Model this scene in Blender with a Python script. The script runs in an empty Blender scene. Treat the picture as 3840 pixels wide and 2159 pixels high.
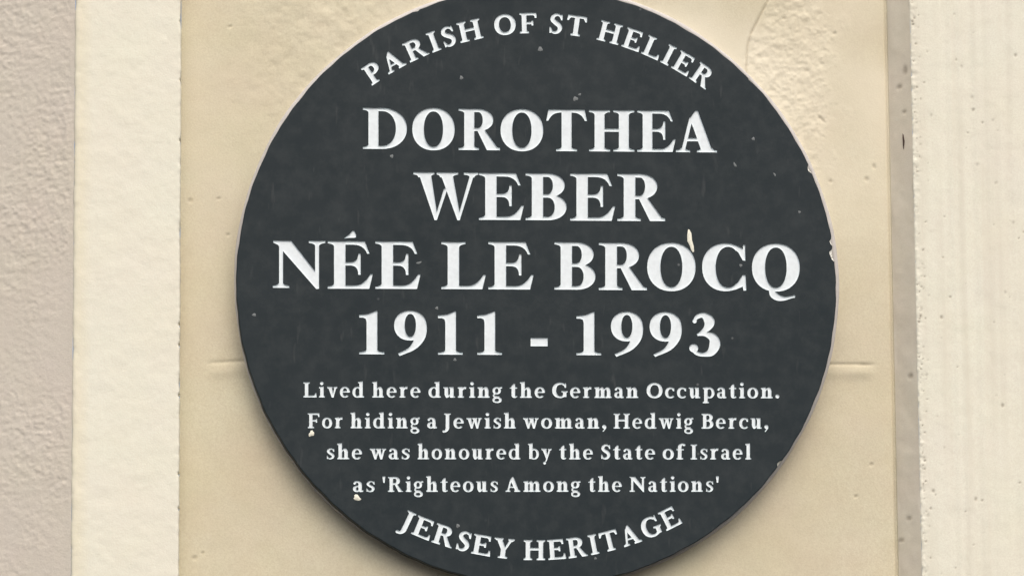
import bpy, math, random
import numpy as np
from mathutils import Vector, Matrix
from mathutils.geometry import delaunay_2d_cdt

random.seed(7)
rng = np.random.default_rng(11)
SC = bpy.context.scene
COL = SC.collection
R = math.radians

# ------------------------------------------------------------------ camera
# plaque front face is the plane y = 0, centred on (0, 0, ZC); radius 0.2 m
ZC = 1.90
YAW, PITCH, ROLL = R(-5.5657), R(-7.2987), R(-0.4203)
FPX, AIMX, AIMZ, DIST = 13733.99, -0.0177210, -0.0031586, 2.4276725
_aim = np.array([AIMX, 0.0, AIMZ])
_pos = _aim + DIST * np.array([math.sin(YAW) * math.cos(PITCH), -math.cos(YAW) * math.cos(PITCH), math.sin(PITCH)])
_fw = (_aim - _pos) / np.linalg.norm(_aim - _pos)
_r = np.cross(_fw, [0, 0, 1]); _r /= np.linalg.norm(_r)
_u = np.cross(_r, _fw)
_c, _s = math.cos(ROLL), math.sin(ROLL)
_r, _u = _c * _r + _s * _u, -_s * _r + _c * _u
cam_data = bpy.data.cameras.new('camera')
cam = bpy.data.objects.new('camera', cam_data); COL.objects.link(cam)
cam_data.sensor_fit = 'HORIZONTAL'
cam_data.sensor_width = 36.0
cam_data.lens = FPX / 3840.0 * 36.0
cam_data.clip_start = 0.05
cam_data.clip_end = 200.0
cam.matrix_world = Matrix(((_r[0], _u[0], -_fw[0], _pos[0]), (_r[1], _u[1], -_fw[1], _pos[1]),
                           (_r[2], _u[2], -_fw[2], _pos[2] + ZC), (0, 0, 0, 1)))
SC.camera = cam

def at(px, py, y=0.0):
    """photo pixel (3840 wide) -> (x, z - ZC) on the upright plane at depth y"""
    d = _fw + (px - 1920.0) / FPX * _r - (py - 1079.5) / FPX * _u
    t = (y - _pos[1]) / d[1]
    q = _pos + t * d
    return q[0], q[2]

# ------------------------------------------------------------------ world, sun, exposure
SUN_EL, SUN_AZ = R(50), R(8)            # azimuth measured from the wall's normal towards +x
w = bpy.data.worlds.new('World'); SC.world = w; w.use_nodes = True
nt = w.node_tree
sky = nt.nodes.new('ShaderNodeTexSky'); sky.sky_type = 'NISHITA'; sky.sun_disc = False
sky.sun_elevation = SUN_EL
sky.sun_rotation = math.pi - SUN_AZ
sky.air_density = 0.6; sky.dust_density = 4.0; sky.ozone_density = 0.2
nt.links.new(sky.outputs['Color'], nt.nodes['Background'].inputs['Color'])
nt.nodes['Background'].inputs['Strength'].default_value = 0.12
sl = bpy.data.lights.new('sun', 'SUN'); sl.energy = 1.5; sl.angle = R(75); sl.color = (1.0, 0.955, 0.89)
so = bpy.data.objects.new('sun', sl); COL.objects.link(so)
sdir = Vector((math.sin(SUN_AZ) * math.cos(SUN_EL), -math.cos(SUN_AZ) * math.cos(SUN_EL), math.sin(SUN_EL)))
so.rotation_euler = sdir.to_track_quat('Z', 'Y').to_euler()
so.location = sdir * 6 + Vector((0, 0, ZC))
SC.view_settings.view_transform = 'Standard'
SC.view_settings.look = 'None'
SC.view_settings.gamma = 1.0
SC.view_settings.use_curve_mapping = False
SC.view_settings.exposure = 0.36
SC.cycles.max_bounces = 8

# ------------------------------------------------------------------ numpy noise
def vnoise(x, y, seed=0):
    xi = np.floor(x).astype(np.int64); yi = np.floor(y).astype(np.int64)
    fx = x - xi; fy = y - yi
    fx = fx * fx * fx * (fx * (fx * 6 - 15) + 10); fy = fy * fy * fy * (fy * (fy * 6 - 15) + 10)
    def h(a, b):
        n = (a * 374761393 + b * 668265263 + seed * 974711) & 0xffffffff
        n = ((n ^ (n >> 13)) * 1274126177) & 0xffffffff
        n = ((n ^ (n >> 16)) * 2246822519) & 0xffffffff
        return ((n ^ (n >> 15)) & 0xffff) / 65535.0
    a = h(xi, yi); b = h(xi + 1, yi); c = h(xi, yi + 1); d = h(xi + 1, yi + 1)
    return (a + (b - a) * fx) * (1 - fy) + (c + (d - c) * fx) * fy - 0.5
def fbm(x, y, f, oct=4, seed=0, gain=0.5):
    s = 0.0; a = 1.0
    for i in range(oct):
        s = s + a * vnoise(x * f + 17.3 * i, y * f - 9.1 * i, seed + i * 13)
        f *= 2.03; a *= gain
    return s
def sstep(a, b, x):
    t = np.clip((x - a) / (b - a), 0, 1); return t * t * (3 - 2 * t)

# ------------------------------------------------------------------ materials
def new_mat(name):
    m = bpy.data.materials.new(name); m.use_nodes = True
    return m, m.node_tree, m.node_tree.nodes['Principled BSDF']
def node(nt, t, **kw):
    n = nt.nodes.new(t)
    for k, v in kw.items():
        if k in n.inputs: n.inputs[k].default_value = v
        else: setattr(n, k, v)
    return n
def mix(nt, fac, a, b, blend='MIX'):
    n = nt.nodes.new('ShaderNodeMix'); n.data_type = 'RGBA'; n.blend_type = blend
    for sock, v in ((n.inputs[0], fac), (n.inputs[6], a), (n.inputs[7], b)):
        if isinstance(v, bpy.types.NodeSocket): nt.links.new(v, sock)
        elif isinstance(v, (int, float)): sock.default_value = v
        else: sock.default_value = (*v, 1.0)
    return n.outputs[2]
def ramp(nt, src, p0, p1, v0=0.0, v1=1.0):
    n = nt.nodes.new('ShaderNodeMapRange'); n.inputs[1].default_value = p0; n.inputs[2].default_value = p1
    n.inputs[3].default_value = v0; n.inputs[4].default_value = v1
    nt.links.new(src, n.inputs[0]); return n.outputs[0]
def noise(nt, vec, scale, detail=4.0, rough=0.55, out='Fac'):
    n = node(nt, 'ShaderNodeTexNoise', Scale=scale, Detail=detail, Roughness=rough)
    nt.links.new(vec, n.inputs['Vector']); return n.outputs[out]

def paint_mat(name, base, dark, yellow, grain=0.35, streak=0.0, fine=900.0, coarse=160.0, edge_yellow=None):
    m, nt, b = new_mat(name)
    tc = node(nt, 'ShaderNodeTexCoord'); obj = tc.outputs['Object']
    n1 = noise(nt, obj, 9.0, 5.0, 0.6)
    c = mix(nt, ramp(nt, n1, 0.35, 0.7, 0.0, 0.55), base, yellow)
    n2 = noise(nt, obj, 60.0, 6.0, 0.65)
    c = mix(nt, ramp(nt, n2, 0.45, 0.8, 0.0, 0.35), c, dark)
    if streak:
        mp = node(nt, 'ShaderNodeMapping'); mp.inputs['Scale'].default_value = (1, 1, 0.03)
        nt.links.new(obj, mp.inputs[0])
        n3 = noise(nt, mp.outputs[0], 95.0, 3.0, 0.5)
        c = mix(nt, ramp(nt, n3, 0.48, 0.75, 0.0, streak), c, dark)
    if edge_yellow:
        x0, x1, col = edge_yellow
        sx = node(nt, 'ShaderNodeSeparateXYZ'); nt.links.new(obj, sx.inputs[0])
        mp2 = node(nt, 'ShaderNodeMapping'); mp2.inputs['Scale'].default_value = (1, 1, 0.35); nt.links.new(obj, mp2.inputs[0])
        nn = noise(nt, mp2.outputs[0], 120.0, 4.0, 0.6)
        ad = node(nt, 'ShaderNodeMath', operation='MULTIPLY_ADD'); nt.links.new(nn, ad.inputs[0]); ad.inputs[1].default_value = 0.006
        nt.links.new(sx.outputs[0], ad.inputs[2])
        c = mix(nt, ramp(nt, ad.outputs[0], x0, x1, 0.75, 0.0), c, col)
    n5 = noise(nt, obj, 820.0, 2.0, 0.8)                       # grit in the paint film
    c = mix(nt, ramp(nt, n5, 0.38, 0.66, 0.0, 0.55), c, dark)
    n6 = noise(nt, obj, 22.0, 3.0, 0.6, 'Color')
    c = mix(nt, 0.07, c, n6, 'SOFT_LIGHT')
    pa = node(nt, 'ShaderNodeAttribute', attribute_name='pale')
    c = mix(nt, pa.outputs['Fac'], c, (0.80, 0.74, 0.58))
    at_ = node(nt, 'ShaderNodeAttribute', attribute_name='dirt')
    c = mix(nt, at_.outputs['Fac'], c, (0.16, 0.125, 0.085))
    nt.links.new(c, b.inputs['Base Color'])
    b.inputs['Roughness'].default_value = 0.8
    b.inputs['Specular IOR Level'].default_value = 0.2
    na = noise(nt, obj, fine, 3.0, 0.6); nb = noise(nt, obj, coarse, 4.0, 0.6)
    bp1 = node(nt, 'ShaderNodeBump', Strength=grain, Distance=0.0004); nt.links.new(nb, bp1.inputs['Height'])
    bp2 = node(nt, 'ShaderNodeBump', Strength=grain, Distance=0.0003); nt.links.new(na, bp2.inputs['Height'])
    nt.links.new(bp1.outputs[0], bp2.inputs['Normal'])
    nt.links.new(bp2.outputs[0], b.inputs['Normal'])
    return m

def plain_mat(name, col, rough, var=0.25, scale=200.0, spec=0.4, bump=0.15, dist=0.0002):
    m, nt, b = new_mat(name)
    tc = node(nt, 'ShaderNodeTexCoord'); obj = tc.outputs['Object']
    n = noise(nt, obj, scale, 5.0, 0.6)
    c = mix(nt, ramp(nt, n, 0.35, 0.75, 0.0, 1.0), col, tuple(v * (1 - var) for v in col))
    nt.links.new(c, b.inputs['Base Color'])
    b.inputs['Roughness'].default_value = rough
    b.inputs['Specular IOR Level'].default_value = spec
    bp = node(nt, 'ShaderNodeBump', Strength=bump, Distance=dist)
    nt.links.new(noise(nt, obj, scale * 3, 3.0), bp.inputs['Height']); nt.links.new(bp.outputs[0], b.inputs['Normal'])
    return m

def slate_mat():
    m, nt, b = new_mat('black_slate')
    tc = node(nt, 'ShaderNodeTexCoord'); obj = tc.outputs['Object']
    c = mix(nt, ramp(nt, noise(nt, obj, 14.0, 5.0, 0.62), 0.32, 0.7), (0.009, 0.0175, 0.0215), (0.014, 0.0225, 0.026))
    c = mix(nt, ramp(nt, noise(nt, obj, 110.0, 5.0, 0.65), 0.42, 0.78, 0.0, 0.6), c, (0.034, 0.043, 0.045))
    # short scratches and rubbed marks
    mp = node(nt, 'ShaderNodeMapping'); mp.inputs['Rotation'].default_value = (0, 0.9, 0); mp.inputs['Scale'].default_value = (1, 1, 0.22)
    nt.links.new(obj, mp.inputs[0])
    c = mix(nt, ramp(nt, noise(nt, mp.outputs[0], 230.0, 2.0, 0.5), 0.68, 0.80, 0.0, 0.35), c, (0.07, 0.075, 0.075))
    # dust specks
    vo = node(nt, 'ShaderNodeTexVoronoi', Scale=85.0); nt.links.new(obj, vo.inputs['Vector'])
    sep = node(nt, 'ShaderNodeSeparateColor'); nt.links.new(vo.outputs['Color'], sep.inputs[0])
    pick = ramp(nt, sep.outputs[0], 0.92, 0.99)
    dot = ramp(nt, vo.outputs['Distance'], 0.03, 0.10, 1.0, 0.0)
    mu = node(nt, 'ShaderNodeMath', operation='MULTIPLY'); nt.links.new(pick, mu.inputs[0]); nt.links.new(dot, mu.inputs[1])
    mu2 = node(nt, 'ShaderNodeMath', operation='MULTIPLY'); nt.links.new(mu.outputs[0], mu2.inputs[0]); mu2.inputs[1].default_value = 0.6
    c = mix(nt, mu2.outputs[0], c, (0.20, 0.21, 0.21))
    nt.links.new(c, b.inputs['Base Color'])
    nt.links.new(ramp(nt, noise(nt, obj, 30.0, 4.0), 0.3, 0.7, 0.52, 0.66), b.inputs['Roughness'])
    b.inputs['Specular IOR Level'].default_value = 0.28
    bp = node(nt, 'ShaderNodeBump', Strength=0.25, Distance=0.0002)
    nt.links.new(noise(nt, obj, 420.0, 4.0, 0.6), bp.inputs['Height']); nt.links.new(bp.outputs[0], b.inputs['Normal'])
    return m

XL0 = at(281, 1080, 0.0)[0]           # left arris of the raised strip
CREAM = (0.795, 0.79, 0.66)
M_STRIP = paint_mat('cream_paint', CREAM, (0.74, 0.70, 0.57), (0.80, 0.76, 0.625), 0.4, edge_yellow=(XL0 + 0.006, XL0 + 0.014, (0.78, 0.73, 0.545)))
M_RIGHT = paint_mat('weathered_cream_paint', CREAM, (0.68, 0.64, 0.52), (0.80, 0.765, 0.625), 0.25, streak=0.75)
M_PANEL = paint_mat('buff_paint', (0.67, 0.625, 0.465), (0.54, 0.475, 0.33), (0.61, 0.53, 0.365), 0.35)
M_REVEAL = paint_mat('stone_paint', (0.76, 0.70, 0.585), (0.66, 0.60, 0.495), (0.74, 0.675, 0.555), 0.5, coarse=330.0)
M_EDGE = paint_mat('shaded_cream_paint', (0.73, 0.685, 0.565), (0.66, 0.605, 0.485), (0.72, 0.665, 0.535), 0.25, streak=0.3)  # the strip's cream, darkened in colour to deepen the splayed edge's shade
M_SLATE = slate_mat()
M_WHITE = plain_mat('white_enamel', (0.80, 0.87, 0.885), 0.5, 0.11, 330.0, 0.3)
M_BEAD = plain_mat('pale_outline', (0.60, 0.575, 0.54), 0.7, 0.15, 120.0)
M_FLECK = plain_mat('cream_fleck', (0.88, 0.87, 0.72), 0.6, 0.2, 500.0)
M_FLECKG = plain_mat('grey_fleck', (0.19, 0.21, 0.21), 0.6, 0.3, 500.0)
M_CHIP = plain_mat('pale_stone_chip', (0.84, 0.84, 0.76), 0.7, 0.2, 500.0)
M_SLOT = plain_mat('slot_hollow_dark', (0.075, 0.045, 0.035), 0.8, 0.3, 400.0)  # dark tone painted for the shaded hollow of a narrow slot

# ------------------------------------------------------------------ helpers
def link(name, me, parent=None, mat=None):
    o = bpy.data.objects.new(name, me); COL.objects.link(o)
    if mat and me is not None:
        me.materials.clear(); me.materials.append(mat)
    if parent: o.parent = parent
    return o
def tag(o, label, cat, group=None):
    o['label'] = label; o['category'] = cat
    if group: o['group'] = group

# ------------------------------------------------------------------ the wall
PY = 0.0160                                # recessed panel face
FY = 0.0000                               # raised strips' face
X1 = at(675, 1080, FY)[0]                 # right arris of the left strip
X2 = at(3350, 1080, PY)[0]                # foot of the splayed edge
X3 = at(3438, 1080, FY)[0]                # arris of the right strip
ZB, ZT = at(1920, 2159, PY)[1] - 0.03, at(1920, 0, PY)[1] + 0.03

wall = bpy.data.objects.new('building_wall', None); COL.objects.link(wall)
tag(wall, 'cream painted rendered house wall with recessed panel between raised strips', 'wall')

def zgrid(step):
    dense = np.arange(ZB, ZT + step, step)
    lo = np.array([-ZC, -1.2, -0.8, -0.5, -0.35]); hi = np.array([0.36, 0.5, 0.8, 1.3])
    return np.concatenate([lo, dense, hi])
def resample(pts, step):
    out = [pts[0]]
    for a, b in zip(pts[:-1], pts[1:]):
        a = np.array(a); b = np.array(b); n = max(1, int(math.ceil(np.linalg.norm(b - a) / step)))
        for i in range(1, n + 1): out.append(tuple(a + (b - a) * i / n))
    return np.array(out)
def wall_part(name, prof, step, disp, mat):
    """prof: dense (x, y) profile from left to right; disp(x, s, z) -> (height, dirt)"""
    P = prof; z = zgrid(step)
    d = np.gradient(P, axis=0); d /= np.linalg.norm(d, axis=1)[:, None]
    N = np.stack([d[:, 1], -d[:, 0]], 1)
    s = np.concatenate([[0], np.cumsum(np.linalg.norm(np.diff(P, axis=0), axis=1))])
    Z, X = np.meshgrid(z, P[:, 0], indexing='ij'); S = np.broadcast_to(s, Z.shape); Y = np.broadcast_to(P[:, 1], Z.shape)
    res = disp(X, S, Z, s[-1]); h, dirt = res[0], res[1]
    fade = sstep(ZB - 0.05, ZB, Z) * (1 - sstep(ZT, ZT + 0.05, Z))
    h = h * fade
    co = np.stack([X + N[:, 0] * h, Y + N[:, 1] * h, Z + ZC], -1).reshape(-1, 3)
    nr, nc = Z.shape
    i = np.arange(nr - 1)[:, None] * nc + np.arange(nc - 1)[None, :]
    f = np.stack([i, i + 1, i + nc + 1, i + nc], -1).reshape(-1, 4)
    me = bpy.data.meshes.new(name)
    me.vertices.add(len(co)); me.vertices.foreach_set('co', co.astype(np.float32).ravel())
    me.loops.add(f.size); me.loops.foreach_set('vertex_index', f.astype(np.int32).ravel())
    me.polygons.add(len(f)); me.polygons.foreach_set('loop_start', np.arange(0, f.size, 4, dtype=np.int32))
    me.polygons.foreach_set('loop_total', np.full(len(f), 4, dtype=np.int32))
    me.update(); me.polygons.foreach_set('use_smooth', np.ones(len(f), dtype=bool))
    a = me.attributes.new('dirt', 'FLOAT', 'POINT'); a.data.foreach_set('value', np.clip(dirt * fade, 0, 1).astype(np.float32).ravel())
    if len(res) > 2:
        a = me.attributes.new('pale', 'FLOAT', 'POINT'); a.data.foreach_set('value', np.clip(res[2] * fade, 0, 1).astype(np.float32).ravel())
    me.validate(); me.update()
    return link(name, me, wall, mat)
def edge_fade(S, L, m=0.002):
    return sstep(0, m, S) * (1 - sstep(L - m, L, S))
def spots(X, Z, pts):
    """pits / dirt spots: (x, z, rx, rz, angle)"""
    r = np.zeros(X.shape)
    for (x, z, rx, rz, an) in pts:
        ca, sa = math.cos(an), math.sin(an)
        m = (np.abs(X - x) < 3 * max(rx, rz)) & (np.abs(Z - z) < 3 * max(rx, rz))
        if not m.any(): continue
        dx = X[m] - x; dz = Z[m] - z
        u = (dx * ca + dz * sa) / rx; v = (-dx * sa + dz * ca) / rz
        r[m] = np.maximum(r[m], np.exp(-(u * u + v * v) ** 1.5))
    return r

# left: splayed reveal with rough stucco
def d_reveal(X, S, Z, L):
    e = 1 - sstep(L - 0.006, L, S)
    n = fbm(S, Z * 1.6, 240, 4, 3, 0.62); rid = 1 - np.abs(fbm(S + 3, Z * 1.7, 140, 3, 8)) * 4
    n2 = fbm(S, Z, 18, 2, 5)
    return (n * 0.00036 + rid * 0.00012) * (0.25 + 0.75 * e) * sstep(-0.4, 0.5, n2 + 0.25) + n2 * 0.0003 * e, np.zeros(X.shape)
RW = 0.20
ang = R(34)
prof = resample([(XL0 - RW, FY + RW * math.tan(ang)), (XL0 - 0.075, FY + 0.075 * math.tan(ang))], 0.02)[:-1].tolist() + \
       resample([(XL0 - 0.075, FY + 0.075 * math.tan(ang)), (XL0 - 0.0012, FY + 0.0012 * math.tan(ang) + 0.0006)], 0.0008).tolist()
wall_part('splayed_reveal', np.array(prof), 0.0009, d_reveal, M_REVEAL)

# left raised strip, rounded arrises, square return to the panel
left_chips = [(X1, at(675, y, FY)[1], 0.0012, 0.0011, 0) for y in (300, 525, 1215, 1290, 1775, 1905, 1480, 80)]
def d_strip(X, S, Z, L):
    n = fbm(X, Z, 120, 4, 21, 0.55) * 0.00022 + fbm(X, Z, 14, 2, 22) * 0.0003
    near = np.exp(-((X - X1) / 0.0025) ** 2)
    n = n + near * (fbm(Z, X, 240, 3, 25) * 0.0004 + np.clip(fbm(Z, X * 0, 60, 2, 29) - 0.3, 0, 1) * -0.002)
    c = spots(X, Z, left_chips)
    nl = np.exp(-((X - XL0) / 0.004) ** 2) * fbm(Z, X, 90, 3, 31) * 0.0007
    return n + nl - c * 0.0009, c * 0.04
rr = 0.0014
arc_l = [(XL0 - 0.0012 + 0.0028 * (1 - math.cos(t)), FY + 0.0016 * (1 - math.sin(t))) for t in np.linspace(0, math.pi / 2, 5)]
arc_r = [(X1 - rr + rr * math.sin(t), FY + rr * (1 - math.cos(t))) for t in np.linspace(0, math.pi / 2, 6)]
prof = np.array(arc_l[:-1] + resample([arc_l[-1], arc_r[0]], 0.0009).tolist()[:-1] + arc_r[:-1] + resample([arc_r[-1], (X1 + 0.0004, PY + 0.003)], 0.002).tolist())
wall_part('raised_strip', prof, 0.0009, d_strip, M_STRIP)

# recessed panel
crack = np.array([at(x, y, PY) for x, y in ((2905, -40), (2882, 0), (2850, 62), (2815, 130), (2803, 180), (2798, 260), (2806, 330))])
def seg_dist(X, Z, pl):
    d = np.full(X.shape, 1e9)
    for a, b in zip(pl[:-1], pl[1:]):
        ab = b - a; t = np.clip(((X - a[0]) * ab[0] + (Z - a[1]) * ab[1]) / (ab @ ab), 0, 1)
        d = np.minimum(d, np.hypot(X - a[0] - t * ab[0], Z - a[1] - t * ab[1]))
    return d
pan_spots = []
for x, y, rx, rz, an in ((713, 752, 12, 12, 0), (3081, 446, 30, 6, -0.75), (3250, 672, 12, 12, 0), (3115, 680, 10, 9, 0), (3268, 1740, 12, 8, 0),
                         (730, 2090, 12, 10, 0), (760, 2072, 8, 8, 0), (3210, 1860, 10, 8, 0), (2940, 70, 8, 8, 0), (3130, 125, 10, 8, 0), (3278, 625, 8, 14, .4),
                         (855, 880, 9, 7, 0), (820, 745, 10, 6, .3), (862, 100, 12, 7, .2)):
    q = at(x, y, PY); pan_spots.append((q[0], q[1], rx * 1.3e-4, rz * 1.3e-4, an))
PXc, PZc = at(2965, 300, PY)
JZL, JZR = at(850, 1362, PY)[1], at(3200, 1366, PY)[1]
JXL0, JXL1 = at(760, 1360, PY)[0], at(930, 1360, PY)[0]
JXR0, JXR1 = at(3050, 1360, PY)[0], at(3300, 1360, PY)[0]
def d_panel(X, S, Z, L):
    h = fbm(X, Z, 6, 2, 41) * 0.0014 + fbm(X, Z, 30, 3, 42) * 0.0004
    u = (X - PXc) / 0.034 + fbm(X, Z, 60, 3, 44) * 0.7; v = (Z - PZc) / 0.070 + fbm(X, Z, 60, 3, 45) * 0.6
    patch = 1 - sstep(0.62, 1.2, np.hypot(u, v * 0.9))
    h = h + patch * (0.00012 + fbm(X, Z, 210, 4, 46, 0.7) * 0.0006)
    ul = sstep(at(650, 0, PY)[0], at(1250, 0, PY)[0], X) * sstep(at(0, 900, PY)[1], at(0, 200, PY)[1], Z) * (1 - sstep(at(1300, 0, PY)[0], at(1700, 0, PY)[0], X))
    h = h + ul * fbm(X, Z, 110, 3, 48, 0.6) * 0.0007
    cd = seg_dist(X, Z, crack); ck = np.exp(-(cd / 0.0006) ** 2)
    h = h - ck * 0.0010
    # scar of a horizontal joint either side of the plaque
    jl = sstep(JXL0, JXL0 + 0.012, X) * (1 - sstep(JXL1 + 0.02, JXL1 + 0.05, X)); jr = sstep(JXR0 - 0.04, JXR0, X) * (1 - sstep(JXR1 - 0.012, JXR1, X))
    zl = Z - JZL - 0.10 * (X - JXL0) * 0.6; zr = Z - JZR
    wob = fbm(X, Z, 50, 2, 49) * 0.6 + 1.0
    h = h + jl * (-np.exp(-(zl / 0.0012) ** 2) * 0.0006 + np.exp(-((zl + 0.006) / 0.004) ** 2) * 0.0006)
    h = h + jr * wob * (-np.exp(-(zr / 0.0010) ** 2) * 0.0007 + np.exp(-((zr + 0.0055) / 0.004) ** 2) * 0.0007)
    sp = spots(X, Z, pan_spots)
    gro = np.exp(-((X - X2 + 0.0006) / 0.0013) ** 2) * 0.0022 + np.exp(-((X - X2) / 0.006) ** 2) * 0.0006
    scar = np.exp(-((zr - 0.0002) / 0.0009) ** 2) * jr * sstep(at(3190, 0, PY)[0], at(3215, 0, PY)[0], X) * (1 - sstep(at(3275, 0, PY)[0], at(3295, 0, PY)[0], X))
    pale = patch * 0.16 + sstep(-0.08, 0.2, Z) * (0.25 + 0.6 * sstep(-0.02, 0.12, X)) * sstep(-0.4, 0.4, fbm(X, Z, 9, 3, 51))  # paler patch, plus brighter light towards the upper right put into the paint
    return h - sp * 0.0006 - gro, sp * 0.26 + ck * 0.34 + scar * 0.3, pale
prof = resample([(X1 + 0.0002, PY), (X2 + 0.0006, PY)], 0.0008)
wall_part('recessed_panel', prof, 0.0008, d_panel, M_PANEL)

# splayed edge of the right strip
def on_edge(px, py):
    yy = (PY + FY) / 2
    for _ in range(6):
        x, z = at(px, py, yy); yy = PY + 0.0012 + (x - X2) / (X3 - 0.0006 - X2) * (FY + 0.0006 - PY - 0.0012)
    return x, z, yy
edge_spots = []
for x, y, rx, rz, k in ((3392, 265, 8, 18, 0), (3371, 327, 9, 9, 0), (3414, 1410, 8, 10, 0), (3408, 1943, 8, 8, 0), (3390, 420, 7, 7, 0), (3378, 2025, 10, 8, 0)):
    q = on_edge(x, y); edge_spots.append((q[0], q[1], rx * 1.78e-4, rz * 1.78e-4, 0))
def d_edge(X, S, Z, L):
    sp = spots(X, Z, edge_spots)
    return (fbm(S, Z, 60, 3, 61) * 0.0005 - sp * 0.0005) * edge_fade(S, L), sp * 0.5
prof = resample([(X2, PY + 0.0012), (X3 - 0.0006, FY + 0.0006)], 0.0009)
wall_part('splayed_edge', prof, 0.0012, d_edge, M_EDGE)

# right raised strip
rsp = []
for i in range(110):                       # pits crowd along the arris
    rsp.append((X3 + abs(rng.normal(0, 0.0032)) + 0.0004, rng.uniform(ZB, ZT), rng.uniform(0.0004, 0.0010), rng.uniform(0.0004, 0.0008), rng.uniform(0, 3)))
for i in range(40):
    rsp.append((rng.uniform(X3 + 0.01, X3 + 0.085), rng.uniform(ZB, ZT), rng.uniform(0.0004, 0.0009), rng.uniform(0.0004, 0.0010), rng.uniform(0, 3)))
for x, y in ((3808, 208), (3645, 365), (3650, 412), (3606, 250), (3492, 432), (3665, 617), (3800, 835), (3735, 686), (3760, 1520), (3660, 1870), (3500, 1840), (3480, 1930), (3455, 1155), (3770, 1095), (3530, 1190), (3475, 1405)):
    q = at(x, y, FY); rsp.append((q[0], q[1], 0.0010, 0.0013, rng.uniform(-.4, .4)))
rw_ = np.array([0.35 + 0.65 * rng.random() for _ in rsp])
def d_right(X, S, Z, L):
    a = spots(X, Z, [p for p, k in zip(rsp, rw_) if k > 0.7]); b = spots(X, Z, [p for p, k in zip(rsp, rw_) if k <= 0.7])
    sp = np.maximum(a, b * 0.5)
    near = np.exp(-((X - X3) / 0.003) ** 2)
    h = fbm(X, Z, 90, 4, 71, 0.55) * 0.0002 + fbm(X, Z * 0.08, 70, 2, 72) * 0.0003 + near * fbm(Z, X, 300, 3, 73) * 0.0006
    for gx, gw, gd in ((3562, 0.0030, 0.0005), (3600, 0.0022, 0.0004), (3655, 0.0030, 0.0006), (3705, 0.0025, 0.0003), (3790, 0.0035, 0.0005)):
        h = h - gd * np.exp(-((X - at(gx, 1080, FY)[0] + 0.0008 * vnoise(Z * 9, X * 0, 5)) / gw) ** 2)
    return h - sp * 0.0004, sp * (0.5 + 0.3 * near)
prof = np.array([(X3 - 0.0006, FY + 0.0006), (X3 - 0.0001, FY + 0.0001)] + resample([(X3 + 0.0006, FY), (X3 + 0.09, FY)], 0.0006).tolist() + resample([(X3 + 0.09, FY), (X3 + 0.24, FY)], 0.03).tolist()[1:])
wall_part('raised_strip', prof, 0.0006, d_right, M_RIGHT)

# ------------------------------------------------------------------ glyphs (cap height = 1)
class St: pass
BIG = St(); BIG.__dict__.update(st=.245, hr=.075, th=.085, se=.135, sh=.055, br=.05, big=True, at=.07, drop=.26, dropb=.31, tw=.05, sl=.10, slb=.075, cl=.30, bh=.23, bw=.05, bowl=.255, k=1.0)
SML = St(); SML.__dict__.update(st=.232, hr=.13, th=.145, se=.105, sh=.10, br=.035, big=False, at=.12, drop=.26, dropb=.29, tw=.085, sl=.01, slb=-.03, cl=.12, bh=.13, bw=.08, bowl=.235, k=.92)

def qb(a, b, c, n=6):
    t = np.linspace(0, 1, n + 1); a, b, c = map(np.array, (a, b, c))
    return [tuple((1 - u) ** 2 * a + 2 * u * (1 - u) * b + u * u * c) for u in t]
def rect(x0, y0, x1, y1): return [(x0, y0), (x1, y0), (x1, y1), (x0, y1)]
def serif(xl, xr, y, d, S, l=1.0, r=1.0, e=None):
    e = S.se if e is None else e; t = S.sh; b = S.br
    p = [(xl - e * l, y), (xr + e * r, y)]
    if r: p += qb((xr + e * r, y + d * t * .8), (xr + e * r * .1, y + d * t), (xr, y + d * (t + b)), 4)
    else: p.append((xr, y + d * (t + b)))
    if l: p += qb((xl, y + d * (t + b)), (xl - e * l * .1, y + d * t), (xl - e * l, y + d * t * .8), 4)
    else: p.append((xl, y + d * (t + b)))
    return p
def ell(cx, cy, rx, ry, a, n=2.0):
    c, s = math.cos(a), math.sin(a)
    return (cx + rx * math.copysign(abs(c) ** (2 / n), c), cy + ry * math.copysign(abs(s) ** (2 / n), s))
def strip(A, B): return [[A[i], A[i + 1], B[i + 1], B[i]] for i in range(len(A) - 1)]
def ring(cx, cy, rx, ry, icx, icy, irx, iry, a0=0, a1=360, n=44, ex=2.15, tilt=0.0):
    ts = np.radians(np.linspace(a0, a1, max(4, int(n * abs(a1 - a0) / 360)) + 1))
    return strip([ell(cx, cy, rx, ry, t, ex) for t in ts], [ell(icx, icy, irx, iry, t + tilt, ex) for t in ts])
def catmull(P, n=5):
    P = np.array(P, float); Q = np.vstack([2 * P[0] - P[1], P, 2 * P[-1] - P[-2]]); out = []
    for i in range(1, len(Q) - 2):
        for u in np.linspace(0, 1, n, endpoint=False):
            a, b, c, d = Q[i - 1:i + 3]
            out.append(.5 * (2 * b + (c - a) * u + (2 * a - 5 * b + 4 * c - d) * u * u + (3 * b - a - 3 * c + d) * u ** 3))
    out.append(P[-1]); return np.array(out)
def stroke(P, n=5):
    """P: (x, y, width)"""
    C = catmull(P, n); d = np.gradient(C[:, :2], axis=0); d /= np.linalg.norm(d, axis=1)[:, None] + 1e-9
    nn = np.stack([-d[:, 1], d[:, 0]], 1) * C[:, 2:3] / 2
    return strip([tuple(p) for p in C[:, :2] + nn], [tuple(p) for p in C[:, :2] - nn])
def strip2(A, B, n=5):
    return strip([tuple(p) for p in catmull(A, n)], [tuple(p) for p in catmull(B, n)])
def blob(cx, cy, r, n=14, ry=None): return [(cx + r * math.cos(a), cy + (ry or r) * math.sin(a)) for a in np.linspace(0, 2 * math.pi, n, endpoint=False)]
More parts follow.
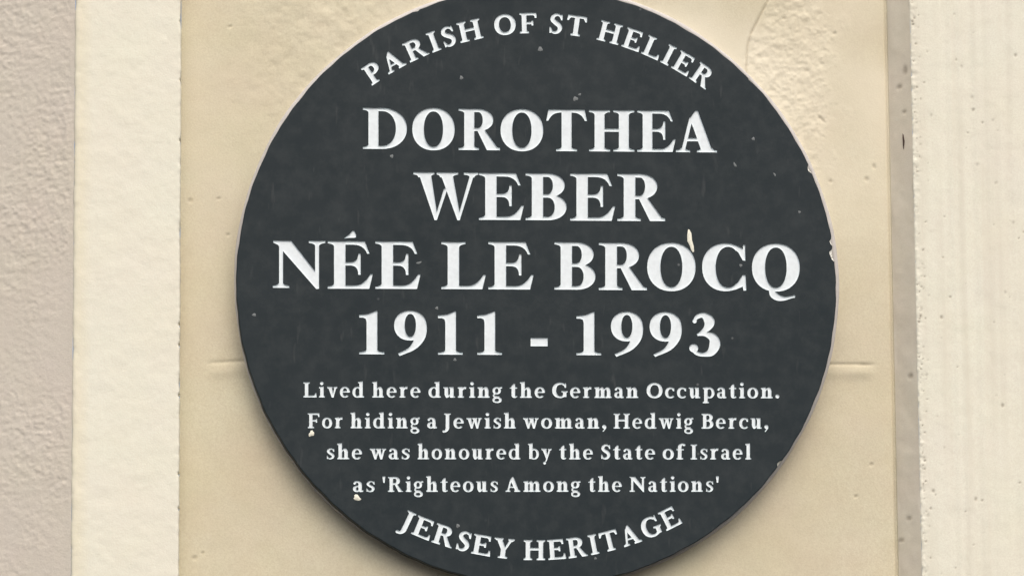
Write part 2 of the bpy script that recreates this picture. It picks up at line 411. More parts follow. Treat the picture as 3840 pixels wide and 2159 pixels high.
def arm_t(xs, xe, S):
    t = S.at; p = [(xs, 1), (xe - S.sl, 1), (xe, 1 - S.drop), (xe - S.tw, 1 - S.drop)]
    return p + qb((xe - S.tw, 1 - S.drop), (xe - S.tw - S.sl * .7, 1 - t), (max(xs + .02, xe - S.tw - S.cl), 1 - t))[1:] + [(xs, 1 - t)]
def arm_b(xs, xe, S):
    t = S.at; p = [(xs, 0), (xe - S.slb, 0), (xe, S.dropb), (xe - S.tw, S.dropb)]
    return (p + qb((xe - S.tw, S.dropb), (xe - S.tw - S.slb * 1.6 - .02, t), (max(xs + .02, xe - S.tw - S.cl - .03), t))[1:] + [(xs, t)])
def arm_m(xs, xm, y, S):
    h = S.hr * .45; q = max(xs + .02, xm - S.bw - (.17 if S.big else .06))
    return [(xs, y - h)] + qb((q, y - h), (xm - S.bw, y - h), (xm - S.bw, y - S.bh)) + [(xm, y - S.bh), (xm, y + S.bh * .95)] + qb((xm - S.bw, y + S.bh * .95), (xm - S.bw, y + h), (q, y + h)) + [(xs, y + h)]
def bowl(xs, cx, xr, y0, y1, S, bw=None, hb=None, ht=None):
    bw = S.bowl if bw is None else bw; hb = S.hr if hb is None else hb; ht = S.hr if ht is None else ht
    cy = (y0 + y1) / 2; ry = (y1 - y0) / 2
    iy0, iy1 = y0 + hb, y1 - ht
    P = ring(cx, cy, xr - cx, ry, cx, (iy0 + iy1) / 2, max(.02, xr - cx - bw), (iy1 - iy0) / 2, -90, 90, 40, 2.1)
    return P + [rect(xs, y0, cx, iy0), rect(xs, iy1, cx, y1)]
def base(S, x, foot=(1, 1), top=(1, 1)):
    return [rect(x, .02, x + S.st, .98), serif(x, x + S.st, 0, 1, S, *foot), serif(x, x + S.st, 1, -1, S, *top)]

def G_A(S):
    th = S.th * 1.05 if S.big else .115; kk = 1.12 if S.big else .98; bh = S.hr if S.big else .095
    P = [[(.485, 1.0), (.545, 1.0), (.915, .03), (.915 - S.st * kk, .03), (.43, .60), (.34, .80)],
         [(.335, .83), (.335 + th, .83), (.13 + th, .02), (.13, .02)], rect(.22, .265, .74, .265 + bh)]
    return P + [serif(.13, .13 + th, 0, 1, S), serif(.915 - S.st * kk, .915, 0, 1, S, .85, .85)], 1.03
def G_B(S):
    e = S.se; x = e; k = S.k
    return base(S, x, (1, 0), (1, 0)) + bowl(x + S.st - .01, .47 * k, .845 * k, .49, 1, S, hb=S.hr * .9) + bowl(x + S.st - .01, .48 * k, .885 * k, 0, .49 + S.hr * .9, S), .885 * k
def G_C(S):
    P = ring(.5, .5, .5, .515, .555, .5, .5 - S.bowl + .02, .515 - S.hr, 52, 308, 44)
    return P + [[(.66, .99 - S.hr), (.70, .985), (.875, .90), (.875, .985), (.92, .985), (.925, .64), (.87, .65), (.775, .82)],
                [(.66, .01 + S.hr), (.775, .18), (.87, .34), (.93, .335), (.945, 0), (.885, 0), (.87, .085), (.70, .015)]], .945
def G_D(S):
    e = S.se
    return base(S, e, (1, 0), (1, 0)) + bowl(e + S.st - .01, .47, 1.075 * (S.k + 1) / 2, 0, 1, S, S.bowl + .015), 1.075 * (S.k + 1) / 2
def G_E(S):
    e = S.se; k = S.k
    return base(S, e, (1, 0), (1, 0)) + [arm_t(e + S.st - .02, .895 * k, S), arm_m(e + S.st - .02, .705 * k, .525, S), arm_b(e + S.st - .02, .965 * k, S)], .965 * k
def G_EA(S):
    P, w_ = G_E(S)
    return P + [[(.345, 1.055), (.47, 1.15), (.535, 1.225), (.565, 1.225), (.605, 1.14), (.605, 1.085), (.57, 1.075), (.47, 1.075)]], w_
def G_F(S):
    e = S.se; k = S.k
    return base(S, e, (1, 1), (1, 0)) + [arm_t(e + S.st - .02, .90 * k, S), arm_m(e + S.st - .02, .72 * k, .5, S)], .90 * k
def G_G(S):
    P = ring(.5, .5, .5, .515, .545, .5, .5 - S.bowl + .02, .515 - S.hr, 52, 312, 44)
    xs = .70
    return P + [[(.66, .99 - S.hr), (.70, .985), (.83, .91), (.83, .985), (.90, .985), (.905, .66), (.83, .67), (.765, .80)],
                rect(xs, .06, xs + S.st, .40), serif(xs, xs + S.st, .46, -1, S, 1, .8)], 1.0
def G_H(S):
    e = S.se; w_ = 1.11; x2 = w_ - e - S.st
    P = base(S, e) + [rect(e + S.st - .01, .48, x2 + .01, .48 + S.hr)]
    for y, d in ((0, 1), (1, -1)): P.append(serif(x2, x2 + S.st, y, d, S))
    return P + [rect(x2, .02, x2 + S.st, .98)], w_
def G_I(S): return base(S, S.se), 2 * S.se + S.st
def G_J(S):
    x = .18
    return [rect(x, .1, x + S.st, .98), serif(x, x + S.st, 1, -1, S)] + stroke([(x + S.st / 2, .15, S.st), (x + S.st / 2 - .01, -.02, S.st * .97), (x + .01, -.17, .16), (.03, -.225, .11)]) + [blob(.05, -.2, .085)], x + S.st + S.se
def G_L(S):
    e = S.se
    return base(S, e, (1, 0), (1, 1)) + [arm_b(e + S.st - .02, .95 * S.k, S)], .955 * S.k
def G_N(S):
    th = S.th
    return [rect(.125, .02, .125 + th, .97), rect(.99 - th, .1, .99, .98), serif(.125, .125 + th, 0, 1, S), serif(.99 - th, .99, 1, -1, S),
            [(.06, 1), (.385, 1), (.99, .25), (.99, -.015), (.93, -.02), (.12, .88)], [(0, 1), (.2, 1), (.2, .86), (.125, .90), (.0, .955)]], 1.10
def G_O(S, w_=1.04):
    return ring(w_ / 2, .5, w_ / 2, .515, w_ / 2, .5, w_ / 2 - S.bowl - .03 * S.big, .515 - S.hr * 1.12, tilt=.0), w_
def G_P(S):
    e = S.se
    return base(S, e, (1, 1), (1, 0)) + bowl(e + S.st - .01, .46 * S.k, .83 * S.k, .42, 1, S), .83 * S.k
def G_Q(S):
    P, w_ = G_O(S)
    return P + stroke([(.42, .03, .10), (.46, -.07, .15), (.56, -.14, .14), (.70, -.165, .085), (.83, -.14, .055), (.93, -.115, .045)]) + [blob(.915, -.12, .03)], w_
def G_R(S):
    e = S.se; s = S.st
    return base(S, e, (1, .85), (1, 0)) + bowl(e + s - .01, .47, .84 * (S.k + 1) / 2, .465, 1, S) + \
        [[(.44, .50), (.60, .54), (.90, .12), (.93, .075), (1.005, .055), (1.005, 0), (.945 - s * 1.05, 0)]], 1.005
def G_S(S):
    P = stroke([(.60, .72, .05), (.52, .88, .10), (.36, .945, .13), (.20, .86, .17), (.16, .70, .205), (.30, .56, .22), (.47, .44, .23), (.54, .29, .205), (.46, .12, .165), (.29, .055, .13), (.14, .12, .10), (.07, .28, .05)])
    return P + [[(.55, .90), (.565, .97), (.625, .97), (.635, .68), (.575, .68), (.50, .84)], [(.14, .10), (.115, .03), (.055, .03), (.04, .33), (.10, .33), (.18, .16)]], .65
def G_T(S):
    w_ = .995 * (S.k + 1) / 2; c = w_ / 2; t = S.at; s = S.st / 2; sl = .055 if S.big else .02
    P = [rect(c - s, .02, c + s, .99), serif(c - s, c + s, 0, 1, S)]
    for m in (1, -1):
        f = lambda p: (c + m * (p[0] - c), p[1])
        q = [(c + .02, 1), (sl, 1), (0, .73), (S.tw, .73)] + qb((S.tw, .73), (S.tw + sl + .03, 1 - t), (min(S.tw + S.cl, c - s + .01), 1 - t))[1:] + [(c + .02, 1 - t)]
        P.append([f(p) for p in q])
    return P, w_
def G_W(S):
    th = S.th; s = S.st * 1.08
    P = [[(.11, .99), (.11 + s, .99), (.52, .05), (.505, -.015), (.455, -.015)], [(.455, 0), (.51, 0), (.735, .66), (.66, .66)],
         [(.575, .99), (.575 + s, .99), (1.01, .05), (.995, -.015), (.945, -.015)], [(.945, 0), (1.0, 0), (1.31, .98), (1.31 - th, .98)],
         serif(.11, .11 + s, 1, -1, S, .8, .55), serif(.575, .575 + s, 1, -1, S, .55, .9), serif(1.305 - th, 1.305, 1, -1, S, 1, .65)]
    return P, 1.39
def G_Y(S):
    c = .47; s = S.st / 2
    return [rect(c - s, .02, c + s, .48), serif(c - s, c + s, 0, 1, S), [(.10, .97), (.10 + S.st * 1.1, .97), (c + s, .47), (c + s, .36), (c - s, .36), (c - s, .44)],
            [(.74, .97), (.74 + S.th, .97), (c + s, .42), (c + .01, .42)], serif(.09, .09 + S.st * 1.15, 1, -1, S, .8, .7), serif(.745, .745 + S.th, 1, -1, S, .8, .7)], .95
def G_1(S):
    return [rect(.18, .02, .43, .93), serif(.18, .43, 0, 1, S, 1.25, 1.2), [(.43, 1.005), (.405, 1.005), (.22, .93), (.01, .905), (.012, .845), (.10, .845), (.16, .82), (.18, .75), (.43, .75)]], .60
def G_9(S):
    P = ring(.37, .67, .37, .345, .375, .675, .13, .265, 0, 360, 40)
    return P + strip2([(.52, .985), (.69, .87), (.757, .64), (.71, .37), (.50, .13), (.13, -.035)], [(.42, .95), (.50, .84), (.51, .62), (.47, .37), (.34, .16), (.085, .02)]), .76
def G_3(S):
    return stroke([(.115, .77, .05), (.19, .895, .095), (.34, .935, .135), (.475, .80, .245), (.43, .65, .17), (.30, .545, .07), (.19, .485, .03)]) + \
        stroke([(.20, .475, .04), (.38, .50, .11), (.555, .42, .20), (.605, .26, .25), (.52, .085, .19), (.36, .02, .095), (.20, .045, .09), (.10, .13, .10)]) + [blob(.115, .17, .105, ry=.10), blob(.135, .80, .05)], .73
def G_hyphen(S): return [rect(0, 0, 1, .48)], 1.0

# text face, lower case
XH = .71
def flag(x, y, s):   # slanted head serif of a stem
    return [(x - .085, y - .015), (x + s, y + .03), (x + s, y - .16), (x, y - .14), (x - .085, y - .09)]
def lstem(x, y1, S, foot=(.85, .85), y0=0.0):
    return [rect(x, y0 + .02, x + S.st, y1 - .02), serif(x, x + S.st, y0, 1, S, *foot, e=.095), flag(x, y1, S.st)]
def arch(x, xr, S, inn=.75):
    s = S.st
    return strip2([(x, .56), (x + .10, .67), (x + .22, .725), (xr - .07, .67), (xr, .50), (xr, .35)], [(x, .40), (x + .06, .53), (x + .15, .575), (xr - s - .03, .56), (xr - s, .46), (xr - s, .35)]) + \
        [rect(xr - s, .02, xr, .36), serif(xr - s, xr, 0, 1, S, inn, .9, e=.095)]
def L_n(S): return lstem(.09, XH, S) + arch(.09 + S.st - .02, .70, S), .79
def L_h(S): return lstem(.09, 1.05, S) + arch(.09 + S.st - .02, .70, S), .79
def L_m(S): return lstem(.09, XH, S) + arch(.09 + S.st - .02, .66, S) + arch(.64, 1.05, S), 1.14
def L_u(S):
    s = S.st
    P = [[(.75 - p[0], XH - p[1]) for p in q] for q in arch(.09 + s - .02, .67, S, .0)]
    x = .75 - .09 - s
    return P + [rect(x, .03, x + s, XH), [(x, 0), (x + s + .09, 0), (x + s + .09, .085), (x + s, .11), (x, .2)], serif(x, x + s, XH, -1, S, .55, 0, e=.09)], .75
def L_r(S): return lstem(.09, XH, S) + stroke([(.27, .45, .06), (.34, .59, .12), (.44, .655, .15), (.545, .64, .17)]), .57
def L_i(S): return lstem(.09, XH, S) + [blob(.09 + S.st / 2 - .01, .935, .118)], .385
def L_l(S): return lstem(.09, 1.05, S), .385
def L_o(S): return ring(.355, .352, .355, .367, .355, .352, .155, .255), .71
def L_c(S):
    return ring(.345, .352, .345, .367, .375, .352, .175, .25, 52, 318) + [[(.42, .60), (.45, .705), (.565, .66), (.60, .655), (.60, .455), (.52, .455), (.47, .55)]], .61
def L_e(S):
    return ring(.335, .352, .335, .367, .345, .352, .15, .26, 0, 318) + [rect(.10, .325, .655, .42)], .67
def L_a(S):
    return stroke([(.07, .54, .06), (.14, .64, .11), (.28, .665, .125), (.41, .575, .185), (.425, .42, .205), (.425, .18, .205)]) + [blob(.105, .565, .075), [(.3225, .2), (.5275, .2), (.5275, .12), (.61, .09), (.61, 0), (.42, -.01), (.34, .06)]] + \
        ring(.235, .205, .235, .215, .265, .215, .085, .105, 0, 360, 30), .61
def L_s(S):
    return [[(p[0] * .82, p[1] * .73 - .01) for p in q] for q in G_S(S)[0]], .535
def L_b(S):
    s = S.st
    return [rect(.085, .03, .085 + s, 1.03), flag(.085, 1.05, s)] + ring(.41, .352, .335, .367, .42, .345, .15, .255), .745
def L_d(S):
    s = S.st; x = .70 - s
    return [rect(x, .03, x + s, 1.03), flag(x, 1.05, s), [(x, 0), (x + s + .09, 0), (x + s + .09, .085), (x + s, .11), (x, .2)]] + ring(.345, .352, .345, .367, .345, .36, .15, .255), .79
def L_p(S):
    s = S.st
    return [rect(.085, -.30, .085 + s, XH - .02), flag(.085, XH, s), serif(.085, .085 + s, -.335, 1, S, .9, .9, e=.1)] + ring(.43, .352, .335, .367, .43, .345, .15, .255), .765
def L_t(S):
    s = S.st
    return [rect(.12, .15, .12 + s, .72), [(.12, .70), (.12 + s, .70), (.12 + s, .93), (.26, .93), (.12, .78)], [(0, .60), (.48, .60), (.48, .70), (.10, .70), (0, .655)]] + \
        stroke([(.12 + s / 2, .22, s), (.12 + s / 2 + .02, .11, s), (.34, .055, .13), (.48, .09, .09)]), .49
def L_f(S):
    s = S.st
    return [rect(.09, .02, .09 + s, .75), serif(.09, .09 + s, 0, 1, S, .9, 1.1, e=.095), rect(0, .60, .47, .70)] + stroke([(.09 + s / 2, .70, s), (.09 + s / 2 + .01, .86, s * .95), (.32, .995, .14), (.50, .985, .11)]) + [blob(.475, .965, .085)], .55
def L_g(S):
    return ring(.275, .475, .275, .25, .275, .475, .105, .14, 0, 360, 30) + stroke([(.40, .62, .12), (.50, .66, .12), (.62, .67, .13)]) + \
        stroke([(.17, .28, .07), (.085, .19, .10), (.12, .085, .13), (.30, .045, .15), (.44, .02, .17)]) + ring(.30, -.145, .30, .205, .285, -.145, .15, .085, 0, 360, 30), .64
def L_v(S):
    s = S.st * 1.05
    return [[(.06, .70), (.06 + s, .70), (.43, .18), (.44, -.01), (.31, -.01)], [(.34, 0), (.44, 0), (.63, .70), (.63 - .125, .70)], serif(.06, .06 + s, XH, -1, S, .7, .7, e=.09), serif(.505, .63, XH, -1, S, .8, .7, e=.09)], .69
def L_w(S):
    s = S.st * 1.0
    return [[(.06, .70), (.06 + s, .70), (.40, .18), (.40, -.01), (.29, -.01)], [(.30, 0), (.40, 0), (.56, .60), (.46, .60)], [(.42, .70), (.42 + s, .70), (.76, .18), (.76, -.01), (.65, -.01)], [(.66, 0), (.76, 0), (.94, .70), (.82, .70)],
            serif(.06, .06 + s, XH, -1, S, .7, .5, e=.09), serif(.43, .42 + s, XH, -1, S, .6, .6, e=.09), serif(.815, .94, XH, -1, S, .7, .7, e=.09)], 1.0
def L_y(S):
    s = S.st * 1.05
    return [[(.06, .70), (.06 + s, .70), (.44, .16), (.42, .0), (.32, .0)], [(.27, -.22), (.36, -.12), (.64, .70), (.51, .70), (.33, .05), (.22, -.24)], serif(.06, .06 + s, XH, -1, S, .7, .7, e=.09), serif(.51, .64, XH, -1, S, .8, .7, e=.09), blob(.215, -.245, .10)], .70
def L_period(S): return [blob(.13, .125, .13)], .26
def L_comma(S): return [blob(.14, .125, .135), [(.02, -.20), (.09, -.215), (.27, .02), (.275, .14), (.13, .04), (.14, -.02)]], .28
def L_quote(S): return [[(.0, 1.0), (.03, 1.04), (.17, 1.04), (.20, 1.0), (.15, .60), (.06, .60)]], .2
GL = {'É': G_EA, '1': G_1, '9': G_9, '3': G_3, '-': G_hyphen, '.': L_period, ',': L_comma, "'": L_quote}
for ch in 'ABCDEFGHIJLNOPQRSTWY': GL[ch] = globals()['G_' + ch]
for ch in 'abcdefghilmnoprstuvwy': GL[ch] = globals()['L_' + ch]

def clean(poly):
    out = []
    for p in poly:
        if not out or math.hypot(p[0] - out[-1][0], p[1] - out[-1][1]) > 1e-4: out.append((float(p[0]), float(p[1])))
    if len(out) > 1 and math.hypot(out[0][0] - out[-1][0], out[0][1] - out[-1][1]) < 1e-4: out.pop()
    if len(out) < 3: return None
    a = sum(out[i][0] * out[(i + 1) % len(out)][1] - out[(i + 1) % len(out)][0] * out[i][1] for i in range(len(out)))
    if abs(a) < 1e-7: return None
    return out if a > 0 else out[::-1]
_cache = {}
def glyph(ch, S):
    """union of the strokes -> (points, triangles, boundary edges, width)"""
    key = (ch, S.big)
    if key in _cache: return _cache[key]
    polys, wd = GL[ch](S)
    V, F = [], []
    for p in polys:
        p = clean(p)
        if p is None: continue
        F.append(list(range(len(V), len(V) + len(p)))); V += [Vector(q) for q in p]
    v, e, f, ov, oe, of = delaunay_2d_cdt(V, [], F, 0, 1e-4)
    polys_c = [np.array([V[i] for i in q]) for q in F]
    def inside(c):
        for q in polys_c:
            if c[0] < q[:, 0].min() or c[0] > q[:, 0].max() or c[1] < q[:, 1].min() or c[1] > q[:, 1].max(): continue
            x1, y1 = q[:, 0], q[:, 1]; x2, y2 = np.roll(x1, -1), np.roll(y1, -1)
            m = (y1 > c[1]) != (y2 > c[1])
            if (m & (c[0] < (x2 - x1) * (c[1] - y1) / np.where(m, y2 - y1, 1) + x1)).sum() % 2: return True
        return False
    tri = [t for t in f if inside(((v[t[0]].x + v[t[1]].x + v[t[2]].x) / 3, (v[t[0]].y + v[t[1]].y + v[t[2]].y) / 3))]
    cnt = {}
    for t in tri:
        for i in range(3):
            a, b = t[i], t[(i + 1) % 3]
            cnt[(a, b)] = cnt.get((a, b), 0) + 1
    bd = [k for k in cnt if (k[1], k[0]) not in cnt]
    P = np.array([(q.x, q.y) for q in v])
    # slightly soften the cut outline, as a routed or blasted letter has
    _cache[key] = (P, tri, bd, wd)
    return _cache[key]

# ------------------------------------------------------------------ layout: every glyph gets a 2-D map to the plaque plane
placed = []                               # (char, points (x, z) on the plaque, tris, boundary, depth)
def put(ch, S, fmap, depth):
    P, tri, bd, wd = glyph(ch, S)
    pts = np.array([at(*fmap(x, y)) for x, y in P])
    placed.append((ch, pts, tri, bd, depth))
def big_letter(ch, xl, xr, yb, yt, slope=0.004, lean=0.0):
    P, tri, bd, wd = glyph(ch, BIG)
    put(ch, BIG, lambda x, y: (xl + x / wd * (xr - xl) - lean * y * (yb - yt), yb + slope * x / wd * (xr - xl) - y * (yb - yt)), 0.0008)

for ch, xl, xr, yb, yt in (('D', 1361, 1526, 558, 405), ('O', 1546, 1705, 561, 407), ('R', 1720, 1875, 562.5, 408.5), ('O', 1877, 2037, 564.5, 411), ('T', 2048.5, 2201, 566.5, 411),
                           ('H', 2209, 2379, 567.5, 413.5), ('E', 2390, 2533.5, 569, 415), ('A', 2535, 2689, 570.5, 415)):
    big_letter(ch, xl, xr, yb, yt, 0.008)
for ch, xl, xr, yb, yt in (('W', 1550, 1793, 822, 646), ('E', 1796, 1964.5, 824, 649), ('B', 1971, 2124.5, 825, 650), ('E', 2138, 2307, 827, 651), ('R', 2315, 2494, 828, 652)):
    big_letter(ch, xl, xr, yb, yt, 0.006)
for ch, xl, xr, yb, yt in (('N', 1025, 1215.5, 1078.5, 902), ('É', 1229, 1398, 1081.5, 904), ('E', 1407.5, 1577, 1082, 905), ('L', 1655, 1823, 1083, 907), ('E', 1831, 2001, 1084, 907),
                           ('B', 2079, 2233, 1085, 908), ('R', 2245.5, 2426, 1086.5, 910), ('O', 2427, 2608.5, 1088, 912), ('C', 2633, 2798.5, 1088, 914), ('Q', 2820, 2999, 1089.5, 915)):
    big_letter(ch, xl, xr, yb, yt, 0.006)
for ch, xl, xr, yb, yt in (('1', 1345.5, 1442.5, 1327, 1165), ('9', 1478, 1601, 1328, 1166), ('1', 1641, 1737, 1328.5, 1167), ('1', 1788, 1884, 1329, 1167), ('-', 1990, 2054, 1297, 1232),
                           ('1', 2160, 2256, 1330.5, 1169), ('9', 2291, 2412, 1331, 1170), ('9', 2436, 2557, 1331.5, 1171), ('3', 2583, 2701, 1331.5, 1171)):
    big_letter(ch, xl, xr, yb, yt, 0.005)

def word(txt, x0, x1, y0, y1, cap, g0=0.17):
    ws = [glyph(c, SML)[3] for c in txt]
    span = (x1 - x0) / cap
    k = (span - g0 * (len(txt) - 1)) / sum(ws) if len(txt) > 1 else span / ws[0]
    k = min(1.16, max(.84, k))
    g = (span - k * sum(ws)) / max(1, len(txt) - 1)
    x = x0
    for c, wd in zip(txt, ws):
        put(c, SML, lambda gx, gy, x=x: (x + gx * k * cap, y0 + (y1 - y0) * (x + gx * k * cap - x0) / (x1 - x0) - gy * cap), 0.0006)
        x += (wd * k + g) * cap
def base_y(a, b): return lambda x: a[1] + (b[1] - a[1]) * (x - a[0]) / (b[0] - a[0])
LINES = [(base_y((1140, 1488.6), (2880, 1492)), [('Lived', 1137.5, 1365.4), ('here', 1395.7, 1576.8), ('during', 1607, 1884), ('the', 1911.4, 2044), ('German', 2070.8, 2394), ('Occupation.', 2425, 2922.5)]),
         (base_y((1170, 1604), (2870, 1606)), [('For', 1154, 1285.7), ('hiding', 1314, 1575), ('a', 1601.8, 1638.6), ('Jewish', 1661, 1935), ('woman,', 1961.4, 2274), ('Hedwig', 2301, 2601), ('Bercu,', 2630.6, 2881.5)]),
         (base_y((1240, 1720), (2810, 1721)), [('she', 1223.6, 1357.9), ('was', 1387, 1537), ('honoured', 1565.7, 1951.4), ('by', 1980, 2069), ('the', 2097, 2223.6), ('State', 2252, 2457), ('of', 2485, 2569.5), ('Israel', 2589.8, 2815.9)]),
         (base_y((1340, 1842.5), (2680, 1842)), [('as', 1323.6, 1405.7), ("'Righteous", 1434, 1867.5), ('Among', 1894.3, 2178), ('the', 2206, 2332), ("Nations'", 2360, 2696)])]
for by, ws in LINES:
    for t, a, b in ws: word(t, a, b, by(a), by(b), 56.5)

def arc_word(txt, a0, a1, cx, cy, r, cap, side, g0=0.16):
    """side +1: text reads over the top of the circle, -1: along the bottom, feet outwards; angles in degrees from the vertical"""
    ws = [glyph(c, SML)[3] for c in txt]
    span = R(a1 - a0) * r / cap
    k = (span - g0 * (len(txt) - 1)) / sum(ws); k = min(1.12, max(.86, k))
    g = (span - k * sum(ws)) / (len(txt) - 1)
    x = 0.0
    for c, wd in zip(txt, ws):
        mid = R(a0) + (x + wd * k / 2) * cap / r
        ca, sa = math.cos(mid), math.sin(mid)
        def f(gx, gy, mid=mid, ca=ca, sa=sa, wd=wd):
            u = (gx - wd / 2) * k * cap; v = gy * cap
            if side > 0: return cx + r * sa + u * ca + v * sa, cy - r * ca + u * sa - v * ca
            return cx + r * sa + u * ca - v * sa, cy + r * ca - u * sa - v * ca
        put(c, SML, f, 0.0007)
        x += wd * k + g
for t, a, b in (('PARISH', -35.6, -10.7), ('OF', -8.3, 0.2), ('ST', 2.5, 10.0), ('HELIER', 12.4, 37.0)):
    arc_word(t, a, b, 2010, 1180, 1055, 76, 1)
for t, a, b in (('JERSEY', -26.6, -4.4), ('HERITAGE', -2.3, 28.3)):
    arc_word(t, a, b, 2010, 943, 1155, 75.5, -1)

# ------------------------------------------------------------------ the plaque
TH = 0.0158                               # slab thickness
RAD = 0.2
plaque = bpy.data.objects.new('memorial_plaque', None); COL.objects.link(plaque)
plaque.location = (0, PY - 0.0002, ZC)
tag(plaque, 'round black memorial plaque with white engraved lettering on cream wall', 'plaque')

def ang_px(px, py):
    x, z = at(px, py); return math.atan2(z, x)
chips = [(ang_px(3040, 632), 0.013, 0.0022), (ang_px(3122, 905), 0.011, 0.0016), (ang_px(3124, 955), 0.021, 0.0030), (ang_px(2926, 1738), 0.011, 0.0020),
         (ang_px(1566, 45), 0.008, 0.0012), (ang_px(2816, 300), 0.006, 0.0009)]
NA = 720
TA = np.linspace(0, 2 * math.pi, NA, endpoint=False)
def rad(a):
    r = RAD + 0.00022 * math.sin(a * 37 + 1) * math.sin(a * 11) + 0.00012 * math.sin(a * 83)
    for c, hw, d in chips:
        t = abs((a - c + math.pi) % (2 * math.pi) - math.pi) / hw
        if t < 1: r -= d * (1 - t ** 3) * (0.85 + 0.15 * math.sin(a * 900))
    return r
rim = [(rad(a) * math.cos(a), rad(a) * math.sin(a)) for a in TA]
# front face: the disc with every letter cut out of it
BEV = 0.0007
V, Ed = [], []
for a, p in zip(TA, rim):
    s = 1 - BEV / math.hypot(*p); V.append(Vector((p[0] * s, p[1] * s)))
Ed += [(i, (i + 1) % NA) for i in range(NA)]
for ch, pts, tri, bd, dep in placed:
    idx = {}
    for a, b in bd:
        for q in (a, b):
            if q not in idx: idx[q] = len(V); V.append(Vector(pts[q]))
        Ed.append((idx[a], idx[b]))
v, e, f, ov, oe, of = delaunay_2d_cdt([q * 10 for q in V], Ed, [], 0, 1e-6)
v = [q / 10 for q in v]
cons = {frozenset(k) for k, o in zip(e, oe) if len(o)}
emap = {}
for ti, t in enumerate(f):
    for i in range(3): emap.setdefault(frozenset((t[i], t[(i + 1) % 3])), []).append(ti)
par = {}
todo = []
for k, ts in emap.items():
    if len(ts) == 1 and ts[0] not in par:
        par[ts[0]] = 1 if k in cons else 0; todo.append(ts[0])
while todo:                               # crossing an outline toggles between slab and cut-out
    ti = todo.pop(); t = f[ti]
    for i in range(3):
        k = frozenset((t[i], t[(i + 1) % 3]))
        for tj in emap[k]:
            if tj not in par: par[tj] = par[ti] ^ (1 if k in cons else 0); todo.append(tj)
f = [t for ti, t in enumerate(f) if par.get(ti) == 1]
OFF = PY - 0.0002                         # local y of the front face is -OFF
verts = [(q.x, -OFF, q.y) for q in v]; faces = [list(t) for t in f]
# make every face point to -y
fixed = []
for t in faces:
    a, b, c = (verts[i] for i in t[:3])
    ar = (b[0] - a[0]) * (c[2] - a[2]) - (c[0] - a[0]) * (b[2] - a[2])
    fixed.append(t if ar > 0 else t[::-1])
faces = fixed
nb = len(verts)
rings = []
for k, (s, y) in enumerate(((BEV, -OFF), (BEV * .3, -OFF + BEV * .3), (0, -OFF + BEV), (0, -OFF + TH * .5), (0.0001, -0.0001))):
    rings.append([len(verts) + i for i in range(NA)])
    for p in rim:
        sc = 1 - s / math.hypot(*p); verts.append((p[0] * sc, y, p[1] * sc))
for A, B in zip(rings[:-1], rings[1:]):
    for i in range(NA):
        j = (i + 1) % NA; faces.append([A[i], B[i], B[j], A[j]])
faces.append(list(reversed(rings[-1])))
me = bpy.data.meshes.new('slab'); me.from_pydata(verts, [], faces); me.validate(); me.update()
link('slab', me, plaque, M_SLATE)

KIND = {'-': 'hyphen', '.': 'full_stop', ',': 'comma', "'": 'quotation_mark', '1': 'digit', '9': 'digit', '3': 'digit'}
for ch, pts, tri, bd, dep in placed:
    n = len(pts)
    o2 = pts.mean(0)
    vs = [(x - o2[0], dep, z - o2[1]) for x, z in pts]
    fs = [list(t) for t in tri]           # floor faces -y after the check below
    a, b, c = (pts[i] for i in tri[0])
    if (b[0] - a[0]) * (c[1] - a[1]) - (c[0] - a[0]) * (b[1] - a[1]) < 0: fs = [t[::-1] for t in fs]
    up = {}
    for p, q in bd:
        for i in (p, q):
            if i not in up: up[i] = len(vs); vs.append((pts[i][0] - o2[0], -0.00001, pts[i][1] - o2[1]))
        fs.append([p, q, up[q], up[p]])
    me = bpy.data.meshes.new(KIND.get(ch, 'letter')); me.from_pydata(vs, [], fs); me.validate(); me.update()
    o = link(KIND.get(ch, 'letter'), me, plaque, M_WHITE)
    o.location = (o2[0], -OFF, o2[1])

# pale bead behind the slab, giving it a pale outline on the wall
vs, fs = [], []
NB, NP = 360, 8
cxb, czb = 0.0018, 0.0022
for i in range(NB):
    a = 2 * math.pi * i / NB
    wv = 1 + 0.10 * math.sin(5 * a + 1) + 0.08 * math.sin(13 * a) + 0.05 * math.sin(29 * a + 2)
    for j in range(NP):
        t = math.pi * j / (NP - 1)
        rr_ = RAD - 0.001 + 0.0018 + 0.0024 * wv * -math.cos(t); y = 0.0006 - 0.0030 * math.sin(t)
        vs.append((cxb + rr_ * math.cos(a), y, czb + rr_ * math.sin(a)))
for i in range(NB):
    for j in range(NP - 1):
        k = (i + 1) % NB; fs.append([i * NP + j, i * NP + j + 1, k * NP + j + 1, k * NP + j])
me = bpy.data.meshes.new('pale_bead'); me.from_pydata(vs, [], fs); me.validate(); me.update()
for p in me.polygons: p.use_smooth = True
link('pale_bead', me, plaque, M_BEAD)

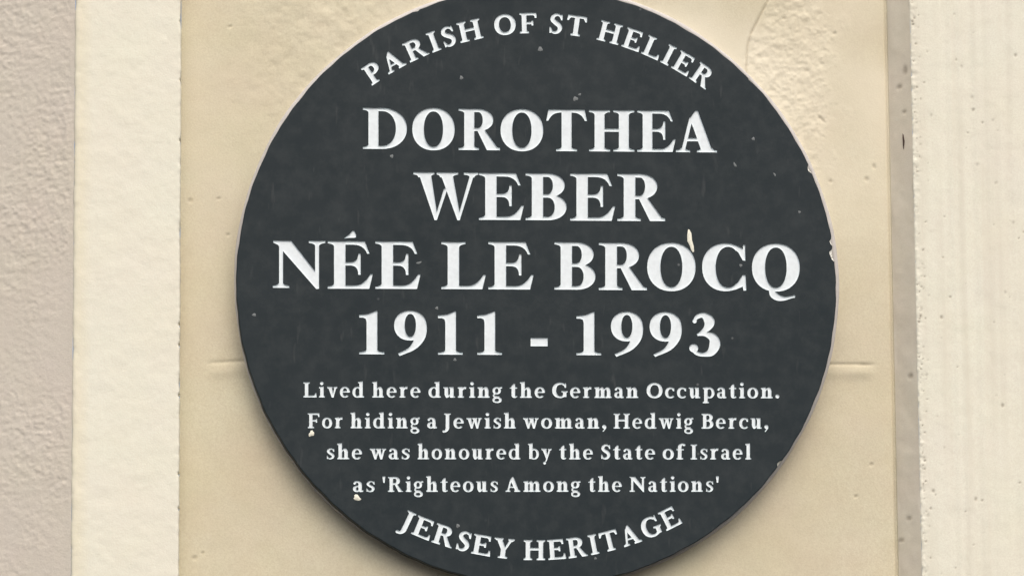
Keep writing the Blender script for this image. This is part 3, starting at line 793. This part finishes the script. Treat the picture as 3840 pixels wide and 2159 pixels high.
# pale stone showing in the chipped edge
for c, hw, d in chips:
    vs, fs = [], []
    K = 9
    for i in range(K):
        a = c + hw * 1.02 * (2 * i / (K - 1) - 1); ca, sa = math.cos(a), math.sin(a)
        ri = rad(a) - 0.0005; t = 1 - abs(2 * i / (K - 1) - 1) ** 3
        for (r_, y) in ((ri, -OFF + 0.0003), (RAD - d * 0.35 * t, -OFF + 0.0012 + 0.0008 * random.random()), (RAD - 0.0001 * t, -OFF + 0.0042 * t + 0.0012), (RAD - 0.002, -OFF + 0.0055)):
            vs.append((r_ * ca, y, r_ * sa))
    for i in range(K - 1):
        for j in range(3): fs.append([i * 4 + j, i * 4 + j + 1, i * 4 + j + 5, i * 4 + j + 4])
    me = bpy.data.meshes.new('edge_chip'); me.from_pydata(vs, [], fs); me.validate(); me.update()
    link('edge_chip', me, plaque, M_CHIP)

# flecks of paint and droppings stuck on the slab
def fleck(px, py, rx, ry, an, mat, parent=plaque, y=0.0, name='paint_fleck', hgt=0.0004):
    x, z = at(px, py, y); k = 1.78e-4; n = 12
    vs = [(0, -hgt, 0)]; fs = []
    for lev, (s, hh) in enumerate(((.6, hgt * .75), (1.0, 0.0))):
        for i in range(n):
            a = 2 * math.pi * i / n; j = 1 + 0.18 * math.sin(3 * a + px) + 0.12 * math.sin(5 * a + py)
            u, v_ = rx * k * s * j * math.cos(a), ry * k * s * j * math.sin(a)
            vs.append((u * math.cos(an) - v_ * math.sin(an), -hh, u * math.sin(an) + v_ * math.cos(an)))
    for i in range(n):
        k2 = (i + 1) % n
        fs.append([0, 1 + i, 1 + k2]); fs.append([1 + i, 1 + n + i, 1 + n + k2, 1 + k2])
    me = bpy.data.meshes.new(name); me.from_pydata(vs, [], fs); me.validate(); me.update()
    for p in me.polygons: p.use_smooth = True
    o = link(name, me, parent, mat)
    pl = parent.location
    o.location = (x - pl.x, y - 0.00003 - pl.y, z + ZC - pl.z)
    return o
fleck(2589, 902, 44, 9, R(-79), M_FLECK)
fleck(1168, 1625, 12, 9, 0.9, M_FLECK); fleck(1339, 1865, 14, 10, -0.7, M_FLECK)
for x, y, a, b, an in ((2158, 371, 12, 10, .3), (2174, 355, 7, 5, .5), (1469, 586, 8, 8, 0), (2825, 521, 7, 8, 0), (1571, 985, 13, 5, .3), (1706, 1348, 7, 7, 0), (1730, 292, 8, 9, 0),
                       (2026, 185, 11, 11, 0), (2778, 995, 7, 7, 0), (2998, 795, 6, 6, 0), (1717, 1970, 8, 9, 0), (2233, 2092, 6, 6, 0), (2756, 618, 5, 12, .5), (953, 1180, 9, 7, 0), (2905, 655, 4, 9, .5), (1638, 1155, 7, 7, 0)):
    fleck(x, y, a * .8, b * .8, an, M_FLECKG, hgt=0.00015)
wall.location = (0, 0, 0)
q = fleck(3388, 530, 4.5, 30, 0.03, M_SLOT, wall, on_edge(3388, 530)[2] - 0.0003, 'dark_slot', 0.0004)  # narrow slot in the edge, its dark hollow painted on a thin patch
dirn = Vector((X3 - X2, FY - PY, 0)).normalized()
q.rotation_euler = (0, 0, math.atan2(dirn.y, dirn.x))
